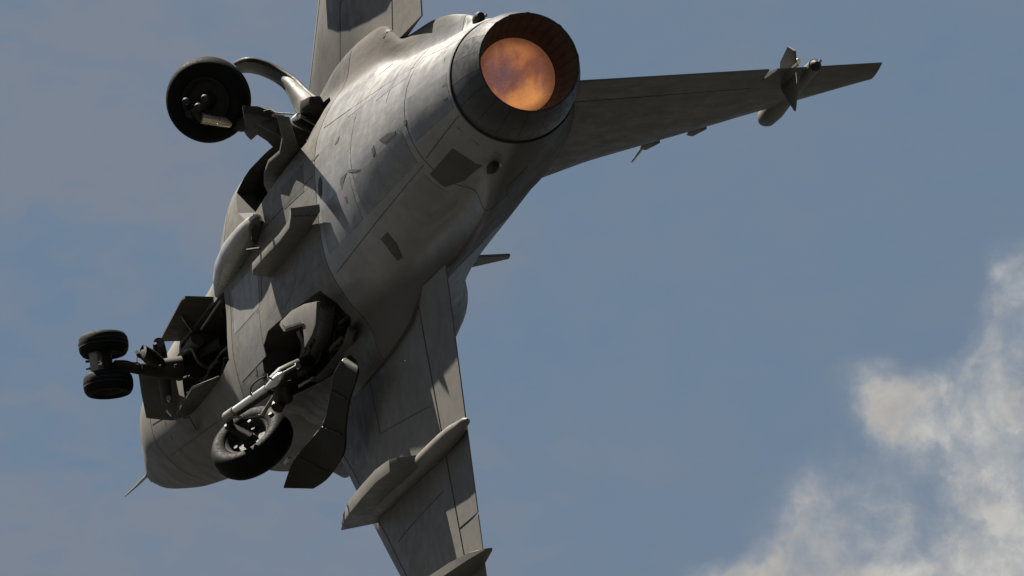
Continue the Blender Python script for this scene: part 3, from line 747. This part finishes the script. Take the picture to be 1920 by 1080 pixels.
def wheel(W, ax, R_, wd, parent, hubd=1, bolts=7):
    """tyre and rim; ax points out of the braked face"""
    ax = Vector(ax).normalized(); W = Vector(W); h = wd / 2
    pr = [(-h * .62, R_ * .56), (-h * .8, R_ * .60), (-h * .98, R_ * .74), (-h * .92, R_ * .88), (-h * .62, R_ * .965), (-h * .25, R_ * .998), (h * .25, R_ * .998),
          (h * .62, R_ * .965), (h * .92, R_ * .88), (h * .98, R_ * .74), (h * .8, R_ * .60), (h * .62, R_ * .56), (-h * .62, R_ * .56)]
    ty = MB().lathe(W, ax, pr, 56).build('tyre', M_RUB, parent, smooth=60)
    for k in (-.22, .22):
        r = R_ * (.9995 - .10 * abs(k) ** 2)
        MB().lathe(W, ax, [(h * k - .003, r + .001), (h * k + .003, r + .001), (h * k + .003, r - .004), (h * k - .003, r - .004), (h * k - .003, r + .001)], 56).build('tread_groove', M_BLACK, ty)
    rim = MB().lathe(W, ax, [(-h * .6, .01), (-h * .6, R_ * .50), (-h * .74, R_ * .565), (-h * .6, R_ * .57), (h * .6, R_ * .57), (h * .74, R_ * .565), (h * .6, R_ * .50), (h * .18, R_ * .44), (h * .12, R_ * .2), (h * .5, R_ * .16), (h * .5, .01)], 48).build('wheel_rim', M_HUB, parent, smooth=35)
    a = ax.orthogonal().normalized(); b = ax.cross(a)
    for k in range(bolts):
        t = 2 * PI * k / bolts; c = W + (a * math.cos(t) + b * math.sin(t)) * R_ * .36
        MB().tube([c + ax * h * .1, c + ax * h * .42], .018 * R_ / .34, 8).build('brake_piston', M_HUB, rim)
    return ty

# --- starboard main gear
gs = MB().tube([(5.605, -1.08, -0.821), (5.575, -1, -0.713), (5.596, -0.95, -0.625), (5.775, -0.85, -0.435)], [.05, .06, .05, .05], 14).build('main_landing_gear', M_LEG, smooth=50, label='starboard main gear with a polished strut catching the sun')
Ws = Vector((6.429, -1.35, -0.795)); axs = Vector((-.528, .616, -.58)).normalized()
wheel(Ws, axs, .345, .25, gs, bolts=3)
MB().tube([(6.145, -1.16, -1.012), (5.609, -1.1, -0.844)], .027, 18).build('oleo_strut', M_CHROME, gs, smooth=50)
MB().tube([(5.609, -1.1, -0.844), (5.497, -1.09, -0.817), (5.455, -1.05, -0.771), (5.435, -1.03, -0.744)], [.020, .036, .034, .016], 14).build('strut_collar', M_CHROME, gs, smooth=50)
MB().tube([(5.451, -1.03, -0.749), (5.546, -0.95, -0.611)], .011, 10).build('retraction_rod', M_CHROME, gs)
MB().tube([(5.598, -0.95, -0.607), (5.554, -0.94, -0.586)], .028, 12).build('rod_end', M_CHROME, gs)
MB().tube([(6.284, -1.14, -0.97), (5.748, -1.08, -0.784)], .043, 16).build('strut_sleeve', M_LEG, gs)
MB().tube([(6.261, -1.17, -1.026), (6.095, -1.16, -0.998)], [.042, .036], 14).build('axle_clevis', M_STRUT, gs)
MB().tube([(6.264, -1.17, -1.004), (6.466, -1.2, -0.951), Ws + axs * .06, Ws - axs * .1], [.03, .035, .055, .05], 12).build('axle', M_HUB, gs)
MB().tube([(5.885, -1.1, -0.719), (6.105, -1.2, -0.773)], [.014, .018], 10).build('torque_link', M_STRUT, gs)
MB().tube([(5.715, -1.08, -0.774), (5.885, -1.1, -0.719)], [.012, .014], 8).build('torque_link', M_STRUT, gs)
MB().tube([(6.125, -1.2, -1.012), (6.092, -1.22, -0.917), (6.038, -1.22, -0.808)], .012, 8).build('brake_line', M_STRUT, gs)
MB().tube(spline([(5.859, -1.1, -0.916), (5.556, -1.1, -0.978), (5.333, -1.1, -0.977), (5.335, -1.08, -0.91), (5.537, -1.05, -0.804), (5.841, -1, -0.659), (6.021, -0.95, -0.539), (6.09, -0.9, -0.47)], 4), .008, 8).build('hydraulic_hose', M_HUB, gs)
MB().tube(spline([(5.859, -1.1, -0.916), (6.029, -1.1, -0.942), (6.157, -1.12, -0.954)], 4), .008, 8).build('hydraulic_hose', M_STRUT, gs)
MB().box((5.352, -1.08, -0.91), (.02, .0, .01), (0, .03, 0), (-.008, 0, .016)).build('hose_clamp', M_STRUT, gs)
MB().tube([(5.821, -1, -0.677), (6.156, -1.05, -0.582), (6.095, -1.15, -0.649)], [.06, .085, .05], 14).build('gear_trunnion', M_LEG, gs, smooth=50)
MB().tube([(6.211, -0.95, -0.42), (5.941, -0.95, -0.361)], .016, 8).build('drag_brace', M_STRUT, gs)
for p in ((6.499, -1.2, -0.965), (6.298, -1.22, -0.822), (6.689, -1.22, -0.924), (6.541, -1.25, -0.864), (5.944, -1.25, -0.737)):
    c = Vector(p); MB().tube([c, c + axs * .03], [.024, .016], 10).build('brake_caliper', M_LEG, gs)
MB().tube([(7.358, -1.3, -0.307), (7.178, -1.3, -0.314)], .014, 8).build('door_link', M_STRUT, gs)

# --- port main gear
gp = MB().tube([(5.989, 1.2, -0.685), (5.588, 1.1, -0.669), (5.365, 0.95, -0.591), (5.375, 0.85, -0.371)], [.06, .08, .07, .06], 14).build('main_landing_gear', M_LEG, smooth=50, label='port main gear silhouetted above the belly')
Wp = Vector((6.053, 1.38, -0.99)); axp = Vector((-.80, -.335, -.50)).normalized()
wheel(Wp, axp, .345, .235, gp, bolts=0)
MB().tube([(5.946, 1.2, -1.087), (5.969, 1.15, -0.816)], .043, 18).build('oleo_strut', mat('shaded_oleo', (.42, .38, .3), .25, metal=.85), gp, smooth=50)
MB().tube([(5.984, 1.21, -1.078), (5.963, 1.25, -1.136), Wp + axp * .06, Wp - axp * .1], [.035, .04, .055, .05], 12).build('axle', M_HUB, gp)
MB().tube([(5.969, 1.15, -0.816), (5.953, 1.14, -0.768), (5.785, 1.12, -0.73)], [.05, .058, .05], 16).build('strut_collar', M_HUB, gp)
MB().prism([(5.397, 1.12, -0.885), (5.351, 1.1, -0.767), (5.375, 1.05, -0.631), (5.64, 1, -0.513), (6.192, 1, -0.393), (6.223, 1, -0.417), (6.034, 1.05, -0.548), (5.939, 1.08, -0.646), (6.194, 1.1, -0.638), (6.081, 1.12, -0.706)],
           (.0, .07, 0)).build('leg_casting', M_LEG, gp, bevel=.015)
MB().tube([(4.889, 0.9, -0.589), (5.099, 0.8, -0.302)], .048, 16).build('retraction_actuator', M_HUB, gp)
MB().tube([(4.734, 0.88, -0.597), (4.968, 0.8, -0.316)], .011, 10).build('retraction_rod', M_STRUT, gp)
MB().tube([(4.92, 0.9, -0.599), (4.809, 0.9, -0.586)], .024, 10).build('rod_end', M_CHROME, gp)
MB().tube([(5.15, 1, -0.706), (5.209, 1, -0.605)], .014, 8).build('brake_line', M_STRUT, gp)
for k in range(6):
    q = Vector((5.182, 0.8, -0.434)).lerp(Vector((5.13, 0.8, -0.312)), k / 5)
    MB().tube([q, q + Vector((random.uniform(-.03, .03), random.uniform(-.05, .05), random.uniform(-.04, .03)))], .014, 8).build('valve_fitting', M_STRUT, gp)
MB().tube([(5.118, 0.7, -0.437), (5.185, 0.7, -0.417)], .02, 8).build('rod_end', M_CHROME, gp)
MB().tube(spline([(5.216, 1.05, -0.76), (5.173, 1.05, -0.713), (5.088, 1, -0.686), (4.944, 0.95, -0.602), (4.892, 0.9, -0.567)], 4), .007, 6).build('hydraulic_hose', M_HUB, gp)
MB().tube(spline([(5.978, 1.12, -0.751), (6.09, 1.1, -0.697), (6.16, 1.1, -0.646), (6.012, 1.1, -0.662)], 4), .007, 6).build('hydraulic_hose', M_STRUT, gp)
for p in ((5.591, 1.25, -1.29), (5.992, 1.25, -1.173), (5.509, 1.25, -1.156), (5.767, 1.25, -1.15)):
    c = Vector(p); MB().tube([c, c + axp * .03], [.032, .024], 10).build('brake_caliper', M_LEG, gp)
MB().ribbon([(4.965, 0.95, -0.406), (4.815, 0.97, -0.388), (4.847, 0.95, -0.304)], [(5.34, 0.9, -0.305), (5.19, 0.85, -0.276), (5.031, 0.85, -0.248)], .03, 4).build('bay_fairing', M_BAY, smooth=50)

MB().prism([(4.785, 0.98, -0.572), (4.607, 0.97, -0.541), (4.563, 0.96, -0.457), (4.792, 0.95, -0.365), (4.857, 0.94, -0.311), (4.939, 0.93, -0.258), (5.15, 0.92, -0.205), (5.404, 0.91, -0.206), (5.393, 0.92, -0.352), (5.115, 0.95, -0.506)],
           (0, .07, 0)).build('door_hinge_arm', M_LEG, gp, bevel=.015)
# --- nose gear with twin wheels
gn = MB().tube([(9.238, -0.03, -0.62), (9.244, -0.03, -0.842), (9.246, -0.02, -0.997), (9.176, 0, -1.189)], [.10, .075, .045, .04], 14).build('nose_landing_gear', M_LEG, smooth=50, label='nose gear with two small side by side wheels')
axn = Vector((.03, 1, .02)).normalized()
for c_, s in (((9.183, 0.17, -1.266), 1), ((9.191, -0.155, -1.253), -1)):
    wheel(c_, axn * s, .205, .175, gn, bolts=0)
MB().tube([(9.167, 0.13, -1.264), (9.188, -0.12, -1.255)], [.055, .055], 14).build('axle', M_HUB, gn)
MB().box((9.139, 0, -1.335), (.05, 0, .05), (0, .10, 0), (-.02, 0, .03)).build('axle_bracket', M_STRUT, gn, bevel=.01)
for dy in (.09, .03, -.03, -.09):
    b = Vector((9.138, 0, -1.345)) + Vector((0, dy, 0))
    MB().tube([b, b + Vector((.02, .0, -.09))], .010, 6).build('tow_pin', M_HUB, gn)
MB().tube(spline([(9.048, 0, -1.217), (9.06, 0, -1.126), (9.142, 0, -1.041), (9.129, 0, -1.008)], 4), .008, 6).build('hydraulic_hose', M_HUB, gn)
MB().tube([(9.062, 0.05, -1.001), (8.975, 0.05, -0.993), (9.087, 0.04, -0.916), (9.191, 0, -0.807)], [.03, .06, .065, .05], 12).build('torque_link', M_LEG, gn, smooth=50)
MB().tube([(9.009, 0.06, -1.034), (9.156, 0.06, -0.992)], [.016, .012], 8).build('taxi_light', M_CHROME, gn)
MB().tube(spline([(9.1, 0.06, -1.009), (9.259, 0.05, -0.983), (9.435, 0.03, -0.933)], 3), .008, 6).build('hydraulic_hose', M_CHROME, gn)
MB().tube([(9.357, 0.22, -0.759), (9.523, 0.18, -0.716), (9.524, 0, -0.705), (9.55, -0.25, -0.686)], [.045, .056, .055, .045], 16).build('steering_actuator', M_PANEL, gn)
MB().tube([(9.307, 0.2, -0.807), (9.518, 0, -0.747)], .018, 8).build('actuator_pipe', M_HUB, gn)
MB().tube([(9.348, -0.25, -0.722), (9.423, -0.25, -0.697)], .022, 8).build('rod_end', M_STRUT, gn)
MB().tube([(9.245, 0, -0.66), (9.314, 0.1, -0.448), (8.906, 0.1, -0.327)], [.05, .05, .05], 10).build('drag_brace', M_LEG, gn)
MB().tube([(9.442, 0.1, -0.553), (9.249, 0.14, -0.522), (9.128, 0.18, -0.492)], [.05, .055, .06], 14).build('bay_arch', M_PAINT, gn, smooth=50)
for k in range(7):
    q = Vector((9.396, 0.03, -0.686)).lerp(Vector((9.31, 0.1, -0.476)), k / 6)
    MB().tube([q, q + Vector((0, random.uniform(-.03, .04), random.uniform(-.05, -.02)))], .014, 6).build('valve_fitting', M_STRUT, gn)
# nose gear doors
d1 = slab('nose_gear_door', [(8.18, 0.3, -0.798), (8.012, 0.24, -0.554), (8.57, 0.24, -0.391), (9.561, 0.28, -0.317), (9.772, 0.34, -0.646), (8.265, 0.3, -0.81)], .02, M_DOOR)
MB().tube([(7.872, 0.2, -0.572), (8.951, 0.22, -0.493)], .012, 8).build('door_stay', M_STRUT, d1)
MB().tube([(8.74, 0.28, -0.7), (9.301, 0.25, -0.464)], .010, 8).build('door_stay', M_STRUT, d1)
d2 = slab('nose_gear_door', [(9.685, -0.34, -0.61), (8.49, -0.38, -0.732), (8.308, -0.38, -0.64), (8.122, -0.36, -0.512), (8.956, -0.34, -0.435), (9.459, -0.33, -0.454), (9.664, -0.33, -0.528)], .02, M_DOOR)
d3_ = slab('nose_gear_door', [(9.497, 0, -0.908), (9.826, -0.1, -0.817), (10.236, -0.2, -0.694), (10.087, -0.26, -0.548), (10.047, -0.26, -0.449), (9.535, 0, -0.617)], .025, M_PANEL, label='forward nose gear door standing square to the airflow')
MB().tube([(9.707, -0.27, -0.657), (9.838, -0.28, -0.592)], .009, 6).build('door_stay', M_CHROME, d3_)
slab('bay_hinge_fairing', [(9.364, -0.42, -0.613), (9.335, -0.42, -0.562), (9.622, -0.46, -0.447), (9.729, -0.46, -0.458)], .02, M_PAINT)
# pitot boom
MB().tube([(13.096, 0, -0.036), (13.454, 0, -0.044), (13.85, 0, -0.062)], [.016, .011, .006], 10).build('pitot_boom', M_STRUT)
for p in (((13.011, -0.02, -0.057), (13.166, -0.04, 0.013)), ((13.042, -0.06, -0.017), (12.914, -0.12, 0.014))):
    MB().tube(list(p), [.018, .012], 8).build('nose_fitting', M_PANEL)

# plumbing and ribs inside the wheel bays
def bay_pipes(s, par, xs, n, z0, y0, y1, seed):
    rnd = random.Random(seed)
    for k in range(n):
        x0 = rnd.uniform(*xs); x1 = x0 + rnd.uniform(.3, .9); y = rnd.uniform(y0, y1); z = z0 + rnd.uniform(-.12, .05)
        P = [Vector((x0, s * y, z)), Vector((x0 + (x1 - x0) * .3, s * (y + rnd.uniform(-.05, .05)), z + rnd.uniform(-.04, .04))),
             Vector((x0 + (x1 - x0) * .6, s * (y + rnd.uniform(-.05, .05)), z + rnd.uniform(-.04, .04))), Vector((x1, s * (y + rnd.uniform(-.08, .08)), z + rnd.uniform(-.05, .05)))]
        MB().tube(spline(P, 4), rnd.choice([.008, .012, .018]), 8).build('bay_pipe', rnd.choice([M_STRUT, M_LEG, M_DOOR]), par)
bay_pipes(-1, gs, (4.5, 5.6), 9, -.32, .62, .95, 3)
bay_pipes(1, gp, (4.5, 5.8), 7, -.32, .62, .95, 5)
bay_pipes(-1, gn, (7.6, 8.9), 8, -.33, -.05, .25, 8)
for k in range(5):
    MB().box((4.6 + .38 * k, -.80, -.235), (.02, 0, 0), (0, .2, 0), (0, 0, .03)).build('bay_rib', M_DOOR, gs)
# small pipes, clamps and wiring clipped to the legs
def clips(P, par, n, r=.012, m=None):
    P = spline(P, 6)
    for k in range(n):
        q = P[int((k + .5) / n * (len(P) - 1))]
        MB().tube([q + Vector((0, 0, -r)), q + Vector((0, .004, r))], r * 1.3, 8).build('pipe_clip', m or M_STRUT, par)
clips([(9.193, -0.02, -0.995), (8.891, -0.1, -0.883), (8.879, -0.1, -0.708)], gn, 3, .011, M_LEG)
MB().tube(spline([(9.225, 0.1, -0.584), (9.142, 0.1, -0.541), (9.123, 0, -0.509), (9.188, -0.05, -0.401), (8.943, -0.05, -0.376)], 5), .012, 8).build('hydraulic_hose', M_STRUT, gn)
MB().tube(spline([(9.531, 0, -0.65), (9.556, -0.05, -0.577), (9.254, -0.1, -0.551), (9.279, -0.15, -0.479), (9.429, -0.2, -0.539)], 5), .011, 8).build('hydraulic_hose', M_LEG, gn)


# ---------------------------------------------------------------- unseen ground far below, toned dark to cut bounce light
g = bpy.data.meshes.new('unseen_ground')
G = 30000
g.from_pydata([(-G, -G, 0), (G, -G, 0), (G, G, 0), (-G, G, 0)], [], [(0, 1, 2, 3)])
mg = bpy.data.materials.new('dark_ground'); mg.use_nodes = True
t = NT(mg.node_tree); gc = t.add('ShaderNodeTexCoord').outputs['Object']
t.put(t.n['Principled BSDF'].inputs['Base Color'], t.mix(t.ramp(t.noise(gc, .02, 8, .6), .35, .65), (.006, .007, .005), (.012, .012, .009)))
t.n['Principled BSDF'].inputs['Roughness'].default_value = .9
g.materials.append(mg)
go = bpy.data.objects.new('unseen_ground', g); C.objects.link(go); go['kind'] = 'structure'
go['label'] = 'unseen ground far below the aircraft, toned dark to cut bounce light'
